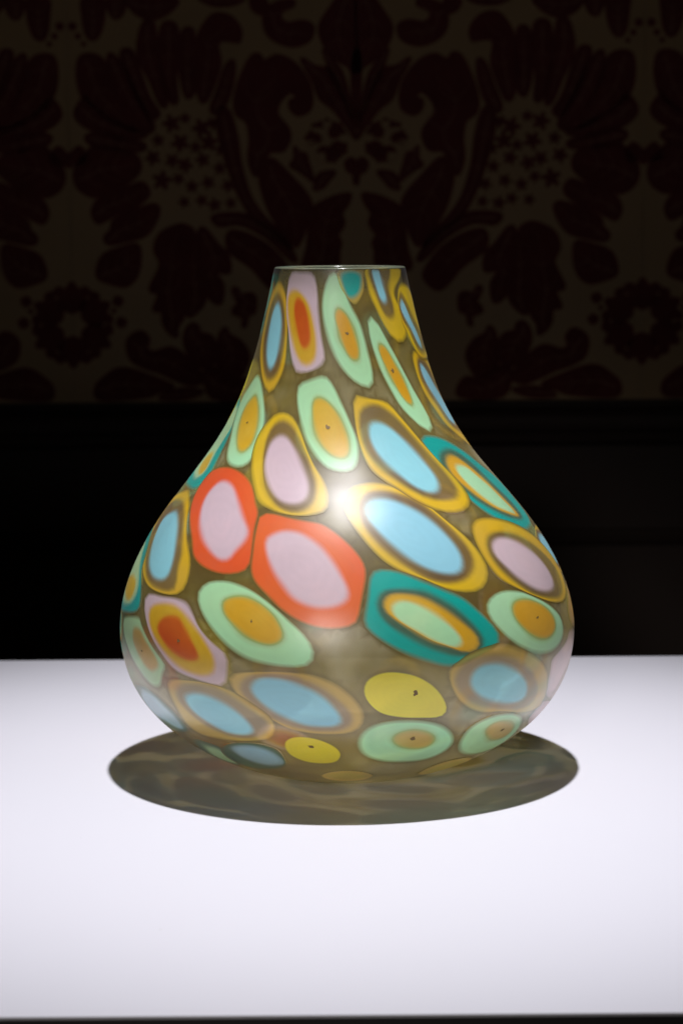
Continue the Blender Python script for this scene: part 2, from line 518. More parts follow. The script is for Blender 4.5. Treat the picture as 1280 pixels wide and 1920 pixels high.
# ---- glass colours (the glass itself) and how clear each colour of glass is
G = {
 'blue': (srgb(160, 230, 252), 0.03), 'lilac': (srgb(230, 206, 220), 0.04), 'mint': (srgb(190, 252, 204), 0.05),
 'amber': (srgb(242, 184, 24), 0.10), 'yellow': (srgb(250, 206, 4), 0.14), 'brown': (srgb(132, 104, 66), 0.38),
 'red': (srgb(246, 98, 46), 0.04), 'rust': (srgb(226, 92, 14), 0.08), 'teal': (srgb(10, 186, 180), 0.10),
 'tealdark': (srgb(76, 118, 100), 0.25), 'tan': (srgb(230, 196, 92), 0.4), 'olive': (srgb(164, 150, 74), 0.5),
 'edge': (srgb(136, 120, 56), 0.46), 'mintshade': (srgb(176, 196, 120), 0.08), 'smoke': (srgb(140, 118, 66), 0.55), 'haze': (srgb(204, 196, 158), 0.38), 'lemon': (srgb(255, 240, 66), 0.05), 'straw': (srgb(216, 194, 84), 0.3), 'greymint': (srgb(198, 240, 190), 0.10), 'oliveamber': (srgb(220, 180, 96), 0.2),
 'greyblue': (srgb(176, 218, 242), 0.08), 'rose': (srgb(252, 222, 234), 0.15), 'mauve': (srgb(226, 198, 206), 0.3), 'dusk': (srgb(172, 148, 114), 0.36),
}
# core outwards; the last colour is what the rim of the piece melts into
KINDS = {
 'blue': ['blue', 'brown', 'yellow', 'edge'], 'lilac': ['lilac', 'brown', 'yellow', 'edge'],
 'red': ['lilac', 'red', 'edge'], 'mint': ['amber', 'mintshade', 'mint', 'edge'],
 'teal': ['mint', 'amber', 'tealdark', 'teal', 'edge'], 'mintteal': ['yellow', 'greymint', 'teal', 'edge'],
 'mintolive': ['oliveamber', 'greymint', 'edge'], 'rust': ['rust', 'amber', 'lilac', 'edge'],
 'tealcore': ['teal', 'tan', 'edge'], 'blueteal': ['greyblue', 'tealdark', 'edge'], 'yellow': ['lemon', 'lemon', 'edge'],
 'strawfaint': ['straw', 'oliveamber', 'edge'], 'tealplain': ['greymint', 'tealdark', 'edge'], 'bluefaint': ['blue', 'dusk', 'tan', 'edge'],
 'pinkplain': ['rose', 'mauve', 'edge'], 'mintfaint': ['oliveamber', 'mintshade', 'mint', 'edge'], 'amberedge': ['amber', 'oliveamber', 'edge'],
}
KIND_LABEL = {
 'blue': 'sky blue oval ringed in brown and mustard', 'lilac': 'lilac oval ringed in brown and mustard', 'red': 'lilac oval in a wide orange red ring',
 'mint': 'amber oval in a wide mint ring', 'teal': 'mint oval ringed in amber and deep teal', 'mintteal': 'yellow and mint oval ringed in teal',
 'mintolive': 'olive oval in a pale mint ring', 'rust': 'rust oval ringed in amber and lilac', 'tealcore': 'teal oval with a tan edge',
 'blueteal': 'grey blue oval with a dark green edge', 'yellow': 'plain lemon yellow oval', 'strawfaint': 'faint straw yellow oval', 'tealplain': 'dark green oval',
 'bluefaint': 'blue oval with blurred brown and tan rings', 'pinkplain': 'pale pink patch', 'mintfaint': 'dull amber oval in a mint ring',
 'amberedge': 'amber oval with an olive edge',
}

VEIL = {'yellow': 0.5, 'amber': 0.35, 'brown': 0.25, 'red': 0.08, 'oliveamber': 0.4, 'rust': 0.15, 'mint': 0.1}

def glass_mat(name, stops, matrix=False):
    m, nt, out = new_mat(name)
    tc = N(nt, 'ShaderNodeTexCoord')
    oi = N(nt, 'ShaderNodeObjectInfo')
    fine = N(nt, 'ShaderNodeTexNoise', in_Scale=55.0, in_Detail=5.0, in_Roughness=0.6)
    nt.links.new(tc.outputs['Object'], fine.inputs['Vector'])
    if matrix:
        big = N(nt, 'ShaderNodeTexNoise', in_Scale=16.0, in_Detail=4.0)
        nt.links.new(tc.outputs['Object'], big.inputs['Vector'])
        t = math_node(nt, 'MULTIPLY_ADD', big.outputs['Fac'], 1.6, -0.3, clamp=True)
    else:
        at = N(nt, 'ShaderNodeAttribute', attribute_name='ring_t')
        wob = math_node(nt, 'MULTIPLY_ADD', fine.outputs['Fac'], 0.16, -0.08)
        t = math_node(nt, 'DIVIDE', math_node(nt, 'ADD', at.outputs['Fac'], wob), float(len(stops) - 1), clamp=True)
    def ramp(vals):
        r = N(nt, 'ShaderNodeValToRGB')
        e = r.color_ramp.elements
        while len(e) < len(vals):
            e.new(0.5)
        for i, v in enumerate(vals):
            e[i].position = i / (len(vals) - 1)
            e[i].color = v
        nt.links.new(t, r.inputs['Fac'])
        return r
    rc = ramp([G[s][0] for s in stops])
    ra = ramp([(G[s][1],) * 3 + (1,) for s in stops])
    base, clear = rc.outputs['Color'], ra.outputs['Color']
    # some bands were drawn out thin: there the tint is weaker and honey coloured
    rv = ramp([(VEIL.get(s, 0.0),) * 3 + (1,) for s in stops])
    vn = N(nt, 'ShaderNodeTexNoise', in_Scale=30.0, in_Detail=1.5)
    nt.links.new(tc.outputs['Object'], vn.inputs['Vector'])
    vf = math_node(nt, 'MULTIPLY', math_node(nt, 'MULTIPLY_ADD', vn.outputs['Fac'], 3.2, -1.1, clamp=True), rv.outputs['Color'])
    vm = N(nt, 'ShaderNodeMix', data_type='RGBA')
    nt.links.new(vf, vm.inputs[0])
    nt.links.new(base, vm.inputs[6])
    vm.inputs[7].default_value = G['tan'][0]
    base = vm.outputs[2]
    if matrix:                            # the olive glass darkens where it was squeezed against a slice
        at = N(nt, 'ShaderNodeAttribute', attribute_name='ring_t')
        mixes = []
        for src, end in ((base, G['edge'][0]), (clear, (G['edge'][1],) * 3 + (1,))):
            mx = N(nt, 'ShaderNodeMix', data_type='RGBA')
            nt.links.new(at.outputs['Fac'], mx.inputs[0])
            mx.inputs[6].default_value = end
            nt.links.new(src, mx.inputs[7])
            mixes.append(mx.outputs[2])
        base, clear = mixes
    # streaks and clouding in the pulled cane
    val = math_node(nt, 'MULTIPLY_ADD', fine.outputs['Fac'], 0.22, 0.89)
    if not matrix:                        # growth lines of the drawn cane
        ar = N(nt, 'ShaderNodeAttribute', attribute_name='rad')
        ph = math_node(nt, 'MULTIPLY_ADD', fine.outputs['Fac'], 9.0, math_node(nt, 'MULTIPLY', ar.outputs['Fac'], 34.0))
        val = math_node(nt, 'ADD', val, math_node(nt, 'MULTIPLY', math_node(nt, 'SINE', ph), 0.010))
    # the drawn-out mouth of the vase is thinner and clearer than the body
    sep = N(nt, 'ShaderNodeSeparateXYZ')
    nt.links.new(tc.outputs['Object'], sep.inputs[0])
    mr = N(nt, 'ShaderNodeMapRange', interpolation_type='SMOOTHSTEP')
    nt.links.new(sep.outputs['Z'], mr.inputs['Value'])
    mr.inputs['From Min'].default_value = 0.255
    mr.inputs['From Max'].default_value = 0.2725
    mr.inputs['To Max'].default_value = 0.5
    thin = mr.outputs[0]
    hsv = N(nt, 'ShaderNodeHueSaturation')
    nt.links.new(base, hsv.inputs['Color'])
    nt.links.new(val, hsv.inputs['Value'])
    nt.links.new(math_node(nt, 'MULTIPLY_ADD', oi.outputs['Random'], 0.016, 0.492), hsv.inputs['Hue'])
    col = hsv.outputs['Color']
    dif = N(nt, 'ShaderNodeBsdfDiffuse')
    tra = N(nt, 'ShaderNodeBsdfTranslucent')
    clr = N(nt, 'ShaderNodeBsdfTransparent')
    for s in (dif, tra):
        nt.links.new(col, s.inputs['Color'])
    gm = N(nt, 'ShaderNodeGamma', in_Gamma=0.3)
    nt.links.new(col, gm.inputs['Color'])
    nt.links.new(gm.outputs[0], clr.inputs['Color'])
    m1 = N(nt, 'ShaderNodeMixShader', in_0=0.68 if matrix else 0.5)
    nt.links.new(dif.outputs[0], m1.inputs[1])
    nt.links.new(tra.outputs[0], m1.inputs[2])
    m2 = N(nt, 'ShaderNodeMixShader')
    nt.links.new(math_node(nt, 'ADD', clear, thin, clamp=True), m2.inputs[0])
    nt.links.new(m1.outputs[0], m2.inputs[1])
    nt.links.new(clr.outputs[0], m2.inputs[2])
    # satin, acid-frosted skin
    grain = N(nt, 'ShaderNodeTexNoise', in_Scale=1600.0, in_Detail=2.0)
    nt.links.new(tc.outputs['Object'], grain.inputs['Vector'])
    bump = N(nt, 'ShaderNodeBump', in_Strength=0.22, in_Distance=0.0002)
    nt.links.new(grain.outputs['Fac'], bump.inputs['Height'])
    # slow waves left by the blowing
    wav = N(nt, 'ShaderNodeTexNoise', in_Scale=34.0, in_Detail=1.0)
    nt.links.new(tc.outputs['Object'], wav.inputs['Vector'])
    bump2 = N(nt, 'ShaderNodeBump', in_Strength=0.35, in_Distance=0.0016)
    nt.links.new(wav.outputs['Fac'], bump2.inputs['Height'])
    nt.links.new(bump2.outputs['Normal'], bump.inputs['Normal'])
    gl = N(nt, 'ShaderNodeBsdfGlossy', in_Roughness=0.35, in_Color=(1, 1, 1, 1))
    nt.links.new(bump.outputs['Normal'], gl.inputs['Normal'])
    fr = N(nt, 'ShaderNodeFresnel', in_IOR=1.5)
    geo = N(nt, 'ShaderNodeNewGeometry')
    fac = math_node(nt, 'MULTIPLY', math_node(nt, 'MINIMUM', math_node(nt, 'MULTIPLY', fr.outputs[0], 1.7), 0.34), math_node(nt, 'SUBTRACT', 1.0, geo.outputs['Backfacing']))
    m3 = N(nt, 'ShaderNodeMixShader')
    nt.links.new(fac, m3.inputs[0])
    nt.links.new(m2.outputs[0], m3.inputs[1])
    nt.links.new(gl.outputs[0], m3.inputs[2])
    nt.links.new(m3.outputs[0], out.inputs['Surface'])
    return m

MATS = {k: glass_mat('cane_' + k, v) for k, v in KINDS.items()}
M_MATRIX = glass_mat('olive_frosted_glass', ['olive', 'smoke', 'olive', 'haze', 'olive'], True)

def clear_mat():
    m, nt, out = new_mat('clear_inner_glass')
    clr = N(nt, 'ShaderNodeBsdfTransparent', in_Color=(0.97, 0.96, 0.92, 1))
    tra = N(nt, 'ShaderNodeBsdfTranslucent', in_Color=(0.9, 0.88, 0.8, 1))
    gl = N(nt, 'ShaderNodeBsdfGlossy', in_Roughness=0.45)
    fr = N(nt, 'ShaderNodeFresnel', in_IOR=1.35)
    a = N(nt, 'ShaderNodeMixShader', in_0=0.14)
    dif = N(nt, 'ShaderNodeBsdfDiffuse', in_Color=(0.9, 0.88, 0.8, 1))
    ms = N(nt, 'ShaderNodeMixShader', in_0=0.5)
    nt.links.new(tra.outputs[0], ms.inputs[1])
    nt.links.new(dif.outputs[0], ms.inputs[2])
    nt.links.new(clr.outputs[0], a.inputs[1])
    nt.links.new(ms.outputs[0], a.inputs[2])
    b = N(nt, 'ShaderNodeMixShader')
    nt.links.new(math_node(nt, 'MINIMUM', fr.outputs[0], 0.05), b.inputs[0])
    nt.links.new(a.outputs[0], b.inputs[1])
    nt.links.new(gl.outputs[0], b.inputs[2])
    nt.links.new(b.outputs[0], out.inputs['Surface'])
    return m
M_CLEAR = clear_mat()

def lip_mat():
    m, nt, out = new_mat('polished_lip_glass')
    tc = N(nt, 'ShaderNodeTexCoord')
    nz = N(nt, 'ShaderNodeTexNoise', in_Scale=30.0, in_Detail=3.0)
    nt.links.new(tc.outputs['Object'], nz.inputs['Vector'])
    mix = N(nt, 'ShaderNodeMix', data_type='RGBA')
    nt.links.new(nz.outputs['Fac'], mix.inputs[0])
    mix.inputs[6].default_value = srgb(130, 170, 150)
    mix.inputs[7].default_value = srgb(170, 150, 125)
    dif = N(nt, 'ShaderNodeBsdfDiffuse')
    nt.links.new(mix.outputs[2], dif.inputs['Color'])
    clr = N(nt, 'ShaderNodeBsdfTransparent', in_Color=(0.85, 0.84, 0.76, 1))
    gl = N(nt, 'ShaderNodeBsdfGlossy', in_Roughness=0.18)
    fr = N(nt, 'ShaderNodeFresnel', in_IOR=1.5)
    a = N(nt, 'ShaderNodeMixShader', in_0=0.8)
    nt.links.new(dif.outputs[0], a.inputs[1])
    nt.links.new(clr.outputs[0], a.inputs[2])
    b = N(nt, 'ShaderNodeMixShader')
    nt.links.new(math_node(nt, 'MULTIPLY', fr.outputs[0], 0.6), b.inputs[0])
    nt.links.new(a.outputs[0], b.inputs[1])
    nt.links.new(gl.outputs[0], b.inputs[2])
    nt.links.new(b.outputs[0], out.inputs['Surface'])
    return m
M_LIP = lip_mat()
M_SPECK = surface_mat('dark_cane_speck', (0.10, 0.065, 0.02, 1), (0.22, 0.14, 0.05, 1), 300.0, 0.5, 0.1)

vase = bpy.data.objects.new('glass_vase', None)
COL.objects.link(vase)
vase['label'] = 'pear shaped frosted glass vase patterned with colourful ringed ovals'
vase['category'] = 'vase'

# ---- cane slices fused in the wall: (kind, speck, contours from the core outwards), all in
# (thousandths of a radian round the vase, tenths of a millimetre up the wall)
PIECES = [
 ('blue', None, ["-989,3275 -857,3188 -811,3089 -812,2977 -857,2915 -949,2941 -1053,3029 -1103,3129 -1092,3230", "-1056,3330 -863,3265 -754,3134 -726,3001 -745,2900 -847,2855 -967,2895 -1140,3016 -1221,3138 -1205,3262", "-1109,3396 -868,3331 -744,3189 -675,3035 -657,2935 -719,2822 -792,2778 -905,2823 -1078,2915 -1258,3024 -1346,3147 -1316,3294"]),
 ('rust', None, ["-607,3306 -495,3268 -413,3191 -372,3115 -369,3060 -415,3032 -473,3043 -555,3114 -640,3212 -660,3278", "-639,3338 -448,3273 -332,3148 -290,3060 -289,2983 -355,2944 -447,2955 -529,3004 -638,3091 -736,3189 -799,3288 -765,3332", "-844,3429 -621,3443 -391,3436 -317,3356 -279,3268 -223,3115 -160,2984 -187,2940 -322,2908 -486,2893 -554,2937 -631,3024 -705,3134 -797,3244"]),
 ('mint', (81,3115), ["-26,3241 69,3213 144,3147 198,3059 206,2993 163,2977 105,2994 36,3060 -26,3148 -59,3203", "-192,3415 -116,3445 -29,3442 19,3410 51,3344 148,3267 255,3179 312,3080 347,2981 364,2881 343,2818 275,2815 149,2850 20,2917 -97,3006 -193,3115 -247,3225 -251,3312"]),
 ('tealcore', None, ["13,3426 163,3442 312,3419 304,3354 235,3311 131,3298 68,3328 23,3377", "-17,3448 395,3449 356,3443 345,3343 228,3265 157,3271 89,3306 -6,3372"]),
 ('blue', None, ["495,3446 553,3448 610,3443 657,3351 683,3291 636,3269 576,3292 531,3352 491,3419", "438,3447 556,3449 840,3449 755,3351 790,3240 757,3191 667,3186 597,3220 526,3298 457,3386", "372,3448 654,3449 1209,3449 869,3327 948,3216 996,3126 876,3058 734,3056 628,3109 512,3210 411,3310 375,3386"]),
 ('blue', None, ["991,3287 1047,3257 1128,3176 1243,3102 1313,3021 1196,3030 1095,3113 994,3178 924,3242", "1000,3326 1126,3268 1269,3174 1484,3082 1504,3008 1259,2988 1104,3027 1018,3121 922,3179 896,3265", "1051,3377 1434,3330 1511,3199 1563,3097 1609,3007 1507,2958 1169,2961 1040,3019 957,3099 891,3186 907,3293"]),
 ('blue', None, ["1093,2940 1202,2907 1344,2813 1512,2697 1515,2583 1326,2591 1254,2682 1152,2781 1081,2870", "1078,2969 1310,2927 1532,2806 1538,2688 1565,2536 1433,2522 1241,2590 1157,2695 1063,2785 1015,2875", "979,3006 1227,2994 1521,2928 1636,2806 1676,2673 1707,2484 1596,2395 1370,2472 1161,2569 1067,2678 989,2778 951,2897"]),
 ('mint', (600,2912), ["487,3051 565,3027 635,2954 702,2885 746,2794 759,2730 713,2725 649,2774 579,2866 500,2968 464,3023", "392,3219 468,3191 564,3105 669,3009 769,2895 863,2767 920,2658 917,2586 858,2546 787,2568 698,2632 600,2706 510,2822 429,2935 376,3047 348,3146 347,3201"]),
 ('mint', (-115,2613), ["-257,2756 -187,2767 -101,2734 -21,2671 42,2578 58,2494 35,2447 -20,2441 -83,2465 -152,2519 -216,2601 -254,2693", "-460,2844 -361,2872 -182,2901 -90,2862 -2,2773 73,2670 135,2553 141,2457 112,2379 50,2349 -35,2352 -108,2374 -189,2434 -290,2529 -367,2634 -438,2748"]),
 ('mint', (-958,2616), ["-1079,2730 -994,2763 -890,2702 -820,2622 -791,2526 -822,2463 -894,2459 -983,2516 -1080,2610 -1113,2681", "-1100,2892 -937,2828 -806,2728 -731,2637 -699,2530 -695,2432 -729,2367 -822,2348 -941,2366 -1038,2424 -1133,2520 -1275,2637 -1333,2744 -1230,2830"]),
 ('lilac', None, ["-526,2560 -453,2550 -368,2492 -298,2421 -233,2323 -209,2249 -221,2186 -274,2157 -353,2164 -426,2205 -504,2277 -567,2363 -596,2448 -588,2522", "-586,2635 -504,2643 -403,2598 -302,2505 -222,2397 -174,2299 -165,2200 -197,2137 -267,2108 -344,2120 -421,2167 -503,2239 -573,2350 -629,2472 -644,2580", "-657,2674 -552,2694 -440,2668 -342,2588 -262,2482 -183,2386 -119,2312 -83,2238 -79,2150 -99,2111 -204,2088 -326,2096 -433,2119 -524,2162 -609,2259 -683,2357 -743,2467 -746,2576"]),
 ('blue', None, ["256,2627 334,2634 422,2606 514,2543 588,2467 644,2377 669,2298 655,2241 612,2206 551,2210 479,2247 405,2314 327,2392 268,2467 235,2551", "194,2715 342,2735 476,2686 556,2625 647,2526 730,2410 779,2303 791,2211 749,2162 655,2151 545,2172 454,2223 365,2290 274,2369 201,2456 163,2565 166,2658", "122,2795 266,2771 457,2750 542,2684 629,2599 708,2492 785,2374 845,2265 857,2158 801,2099 712,2073 610,2078 516,2117 431,2173 347,2241 256,2307 187,2383 140,2529 120,2670"]),
 ('teal', None, ["946,2352 1044,2330 1099,2271 1161,2195 1195,2108 1226,2035 1237,1996 1162,2024 1059,2071 991,2133 941,2206 910,2276 903,2322", "879,2403 961,2413 1048,2370 1135,2288 1197,2177 1240,2075 1264,1985 1183,1999 1042,2060 948,2136 884,2214 838,2292 837,2354", "824,2432 982,2451 1122,2390 1204,2299 1266,2176 1314,2067 1306,1972 1162,1980 1019,2043 912,2121 847,2202 798,2285 781,2365", "689,2545 816,2548 980,2517 1198,2424 1354,2314 1535,2185 1515,2053 1470,1944 1310,1902 1185,1906 1050,1954 939,2014 854,2109 817,2211 781,2319 737,2425 696,2495"]),
 ('mintteal', None, ["-1396,2399 -1286,2404 -1213,2317 -1248,2275 -1337,2291 -1438,2338", "-1316,2681 -1214,2585 -1252,2451 -1202,2318 -1250,2261 -1335,2252 -1580,2299 -1548,2446 -1537,2593 -1535,2680", "-1544,2773 -1246,2684 -1175,2568 -1120,2427 -1089,2329 -1082,2243 -1135,2192 -1223,2176 -1520,2194 -1608,2279 -1568,2430 -1576,2583 -1561,2721"]),
 ('red', None, ["-918,2253 -850,2265 -754,2233 -659,2149 -576,2055 -521,1985 -529,1925 -562,1875 -584,1827 -637,1820 -714,1861 -800,1924 -885,2014 -946,2111 -959,2189", "-1120,2295 -1028,2343 -878,2354 -725,2325 -603,2256 -531,2158 -490,2098 -483,2012 -469,1917 -458,1797 -485,1762 -558,1741 -643,1744 -739,1771 -814,1815 -881,1902 -982,2003 -1070,2097 -1123,2186"]),
 ('red', None, ["-385,1969 -322,1998 -241,1993 -173,1959 -107,1902 -56,1829 -18,1751 6,1687 3,1639 -38,1607 -100,1596 -162,1606 -228,1641 -280,1703 -341,1788 -391,1887 -404,1944", "-483,2098 -404,2100 -276,2076 -158,2060 -100,2041 -24,1984 46,1907 90,1827 95,1761 76,1664 58,1580 45,1519 -4,1494 -81,1488 -150,1502 -222,1536 -289,1585 -351,1645 -424,1716 -456,1781 -466,1871 -477,1964 -480,2036"]),
 ('blue', None, ["-1287,2015 -1195,2035 -1083,1977 -1005,1887 -954,1785 -941,1693 -986,1661 -1075,1667 -1170,1716 -1245,1789 -1314,1879 -1357,1965", "-1359,2095 -1214,2100 -1084,2042 -984,1939 -909,1826 -888,1735 -861,1670 -857,1626 -931,1610 -1043,1620 -1148,1660 -1246,1727 -1345,1810 -1459,1908 -1529,2014", "-1340,2158 -1235,2176 -1096,2108 -1006,2013 -908,1899 -827,1813 -790,1725 -787,1647 -817,1606 -924,1594 -1079,1608 -1191,1653 -1315,1727 -1496,1797 -1539,1916 -1549,2025 -1537,2099"]),
 ('mintteal', None, ["-1381,1619 -1269,1610 -1237,1556 -1267,1504 -1359,1497 -1499,1536 -1499,1582", "-1468,1802 -1312,1694 -1219,1619 -1194,1550 -1245,1491 -1419,1462 -1528,1505 -1527,1598 -1574,1683 -1554,1776", "-1530,1903 -1382,1843 -1288,1761 -1236,1677 -1153,1601 -1109,1522 -1121,1468 -1263,1429 -1485,1407 -1540,1478 -1585,1593 -1576,1720 -1596,1829 -1568,1910"]),
 ('mintolive', (-1047,1275), ["-1144,1374 -1079,1383 -1031,1348 -976,1307 -924,1256 -916,1222 -961,1191 -1011,1194 -1060,1229 -1108,1272 -1147,1317", "-1318,1406 -1117,1450 -1079,1426 -1013,1373 -951,1320 -880,1264 -851,1230 -878,1185 -904,1130 -935,1098 -996,1091 -1063,1119 -1118,1162 -1185,1211 -1239,1262 -1303,1315 -1340,1365"]),
 ('rust', (-773,1377), ["-890,1479 -801,1498 -739,1448 -696,1391 -653,1318 -670,1291 -729,1286 -805,1311 -878,1363 -925,1419", "-1006,1514 -921,1545 -828,1548 -736,1501 -653,1428 -582,1332 -572,1270 -595,1230 -674,1219 -768,1242 -861,1302 -953,1382 -1003,1449", "-1072,1581 -937,1586 -830,1593 -757,1582 -704,1527 -657,1459 -584,1395 -502,1336 -504,1247 -518,1177 -579,1169 -676,1189 -797,1217 -884,1287 -971,1368 -1047,1463 -1092,1538"]),
 ('mint', (-407,1515), ["-553,1597 -520,1622 -459,1630 -386,1606 -323,1557 -278,1487 -273,1441 -306,1414 -360,1416 -427,1447 -491,1498 -538,1546", "-711,1645 -676,1694 -596,1713 -505,1705 -414,1668 -328,1609 -249,1540 -176,1466 -132,1396 -132,1334 -166,1300 -235,1295 -323,1300 -413,1319 -501,1367 -589,1446 -664,1532 -707,1602"]),
 ('blue', None, ["125,2139 164,2181 242,2189 337,2162 443,2094 520,2002 573,1889 580,1807 545,1748 477,1746 399,1773 317,1829 238,1913 168,2010 129,2083", "93,2170 146,2225 254,2235 379,2204 487,2135 572,2028 632,1907 648,1811 606,1736 531,1700 445,1702 360,1737 272,1809 193,1892 123,1999 89,2084", "3,2209 60,2271 200,2293 342,2256 442,2188 522,2120 588,2033 653,1947 696,1862 715,1769 691,1693 627,1640 536,1639 448,1669 358,1726 265,1768 184,1824 104,1929 29,2061 -1,2135"]),
 ('teal', None, ["188,1597 228,1624 282,1613 351,1571 411,1513 461,1452 486,1397 454,1375 398,1391 328,1433 260,1489 202,1544", "159,1619 185,1655 240,1658 323,1637 410,1577 488,1501 550,1431 567,1382 542,1349 492,1347 435,1377 354,1415 277,1472 201,1534 164,1577", "133,1636 159,1677 234,1685 346,1664 444,1598 520,1516 580,1427 589,1374 551,1334 490,1326 405,1349 316,1393 231,1455 161,1520 127,1589", "111,1782 161,1799 247,1779 339,1733 430,1682 531,1618 600,1535 662,1453 692,1380 643,1348 550,1313 490,1284 412,1277 321,1310 235,1352 151,1413 85,1477 61,1529 82,1642 96,1728"]),
 ('lilac', None, ["804,1875 874,1903 971,1884 1070,1826 1155,1739 1198,1647 1179,1581 1092,1568 984,1598 886,1671 823,1755 790,1818", "781,1902 864,1935 1004,1916 1132,1853 1249,1753 1332,1646 1311,1555 1223,1515 1089,1529 953,1575 856,1647 784,1737 756,1822", "733,1994 807,2030 941,2018 1095,1967 1229,1889 1319,1804 1404,1692 1432,1591 1361,1510 1231,1485 1099,1507 965,1562 845,1624 758,1684 719,1757 700,1852 704,1935"]),
 ('mint', (937,1455), ["789,1536 834,1559 921,1545 1009,1499 1074,1432 1077,1377 1018,1345 930,1356 847,1408 792,1476", "625,1559 668,1607 751,1629 855,1611 969,1556 1087,1487 1168,1413 1180,1334 1124,1279 1014,1253 893,1272 794,1322 728,1375 679,1430 636,1494"]),
 ('blue', None, ["1385,1848 1509,1824 1533,1781 1511,1724 1537,1657 1410,1666 1363,1704 1322,1757 1311,1809", "1369,1877 1556,1846 1553,1799 1559,1732 1522,1653 1516,1616 1334,1675 1280,1739 1263,1802 1297,1852", "1421,1890 1568,1877 1584,1827 1559,1761 1576,1657 1516,1592 1489,1593 1344,1659 1276,1727 1253,1789 1269,1842"]),
 ('amberedge', None, ["1486,1504 1511,1473 1484,1409 1481,1349 1464,1331 1381,1403", "1492,1559 1555,1555 1551,1494 1518,1409 1499,1320 1455,1296 1326,1343 1290,1422 1372,1497"]),
 ('bluefaint', None, ["-399,1203 -370,1234 -307,1242 -237,1230 -160,1196 -94,1143 -44,1067 -27,1012 -54,985 -117,980 -189,988 -267,1028 -336,1078 -386,1132 -406,1174", "-446,1214 -402,1248 -306,1263 -211,1253 -126,1213 -51,1149 8,1067 17,1005 -28,957 -119,949 -201,960 -299,1000 -375,1063 -434,1127 -458,1175", "-503,1245 -444,1260 -360,1269 -262,1275 -142,1268 -50,1225 17,1160 64,1078 68,1003 26,942 -56,927 -158,931 -258,956 -330,1010 -403,1071 -472,1134 -506,1197"]),
 ('bluefaint', None, ["-759,1090 -690,1116 -611,1109 -532,1074 -471,1020 -435,951 -447,905 -508,884 -586,890 -664,934 -729,990 -761,1042", "-800,1135 -716,1167 -591,1169 -503,1130 -422,1069 -356,1001 -349,954 -395,905 -469,868 -564,857 -669,896 -754,964 -806,1032 -819,1090", "-849,1166 -739,1180 -611,1183 -499,1159 -408,1101 -336,1035 -321,964 -353,887 -419,854 -540,829 -686,814 -803,832 -850,899 -861,1007 -874,1103"]),
 ('blueteal', None, ["-622,752 -544,792 -459,799 -391,764 -352,690 -373,631 -459,596 -548,610 -611,669", "-714,728 -618,794 -506,825 -406,823 -347,785 -336,704 -361,612 -464,535 -657,486 -758,547 -760,643"]),
 ('yellow', (-173,829), ["-282,838 -254,879 -200,889 -125,866 -70,816 -53,759 -77,704 -144,687 -228,709 -276,765", "-306,835 -267,890 -198,904 -124,882 -60,828 -37,759 -67,681 -148,658 -235,677 -298,742"]),
 ('blueteal', None, ["-1152,1035 -1076,1041 -1007,1020 -960,979 -922,934 -906,866 -921,833 -998,828 -1086,852 -1204,861 -1249,907 -1237,971", "-1270,1040 -1122,1072 -1035,1063 -967,1035 -915,995 -878,950 -858,885 -875,830 -994,781 -1148,760 -1229,787 -1274,835 -1324,892 -1333,966"]),
 ('tealplain', None, ["-862,700 -751,702 -736,623 -775,522 -903,502 -938,576", "-905,762 -780,766 -707,736 -693,650 -738,520 -944,441 -1043,497 -1018,634"]),
 ('strawfaint', None, ["-148,472 -87,526 -11,546 66,523 125,468 76,403 -13,385 -101,405", "-183,468 -111,547 -10,571 90,544 165,462 113,360 -14,327 -139,364"]),
 ('strawfaint', None, ["565,412 572,510 682,557 812,535 946,414 802,362 706,333", "512,401 528,552 645,601 841,561 950,432 808,362 754,275"]),
 ('bluefaint', None, ["521,1208 550,1258 614,1272 693,1255 786,1198 855,1122 870,1048 818,1028 719,1043 612,1087 537,1150", "443,1207 475,1278 540,1311 636,1317 754,1277 871,1192 947,1097 969,1005 895,971 734,1002 599,1044 502,1110", "413,1264 460,1303 521,1343 617,1364 698,1367 820,1311 928,1242 1015,1151 1066,1032 1099,931 992,925 909,937 740,987 622,1002 522,1053 449,1140"]),
 ('pinkplain', None, ["1291,1288 1373,1206 1315,1136 1233,1066 1181,1005 1091,1033 1058,1104 1054,1174 1060,1213 1121,1236 1183,1258", "1276,1326 1434,1290 1421,1202 1403,1100 1376,991 1326,911 1107,988 1045,1059 1039,1118 1036,1178 1034,1214 1096,1241 1182,1271 1238,1299"]),
 ('pinkplain', None, ["1172,927 1286,913 1268,870 1251,812 1216,781 1117,824 1077,891", "1077,969 1313,902 1306,899 1294,841 1260,782 1219,735 1202,741 1050,851 1043,912"]),
 ('yellow', (276,1160), ["79,1191 97,1233 143,1258 208,1258 277,1232 347,1176 395,1101 409,1049 387,1022 319,1027 226,1040 139,1072 90,1130", "60,1192 80,1245 139,1274 207,1272 286,1244 360,1183 414,1099 428,1036 398,1010 320,1015 227,1026 136,1057 78,1125"]),
 ('mintfaint', (298,879), ["209,881 228,921 294,933 370,900 401,856 383,808 321,799 242,831", "34,858 59,949 121,999 219,1016 332,1000 429,957 504,878 533,796 511,714 425,653 292,649 159,684 67,757"]),
 ('mintfaint', (824,840), ["702,859 723,907 796,904 891,856 934,794 904,750 795,774", "557,791 559,890 606,947 693,974 806,963 919,916 993,843 1044,741 1036,620 890,593 724,628 612,697"]),
]

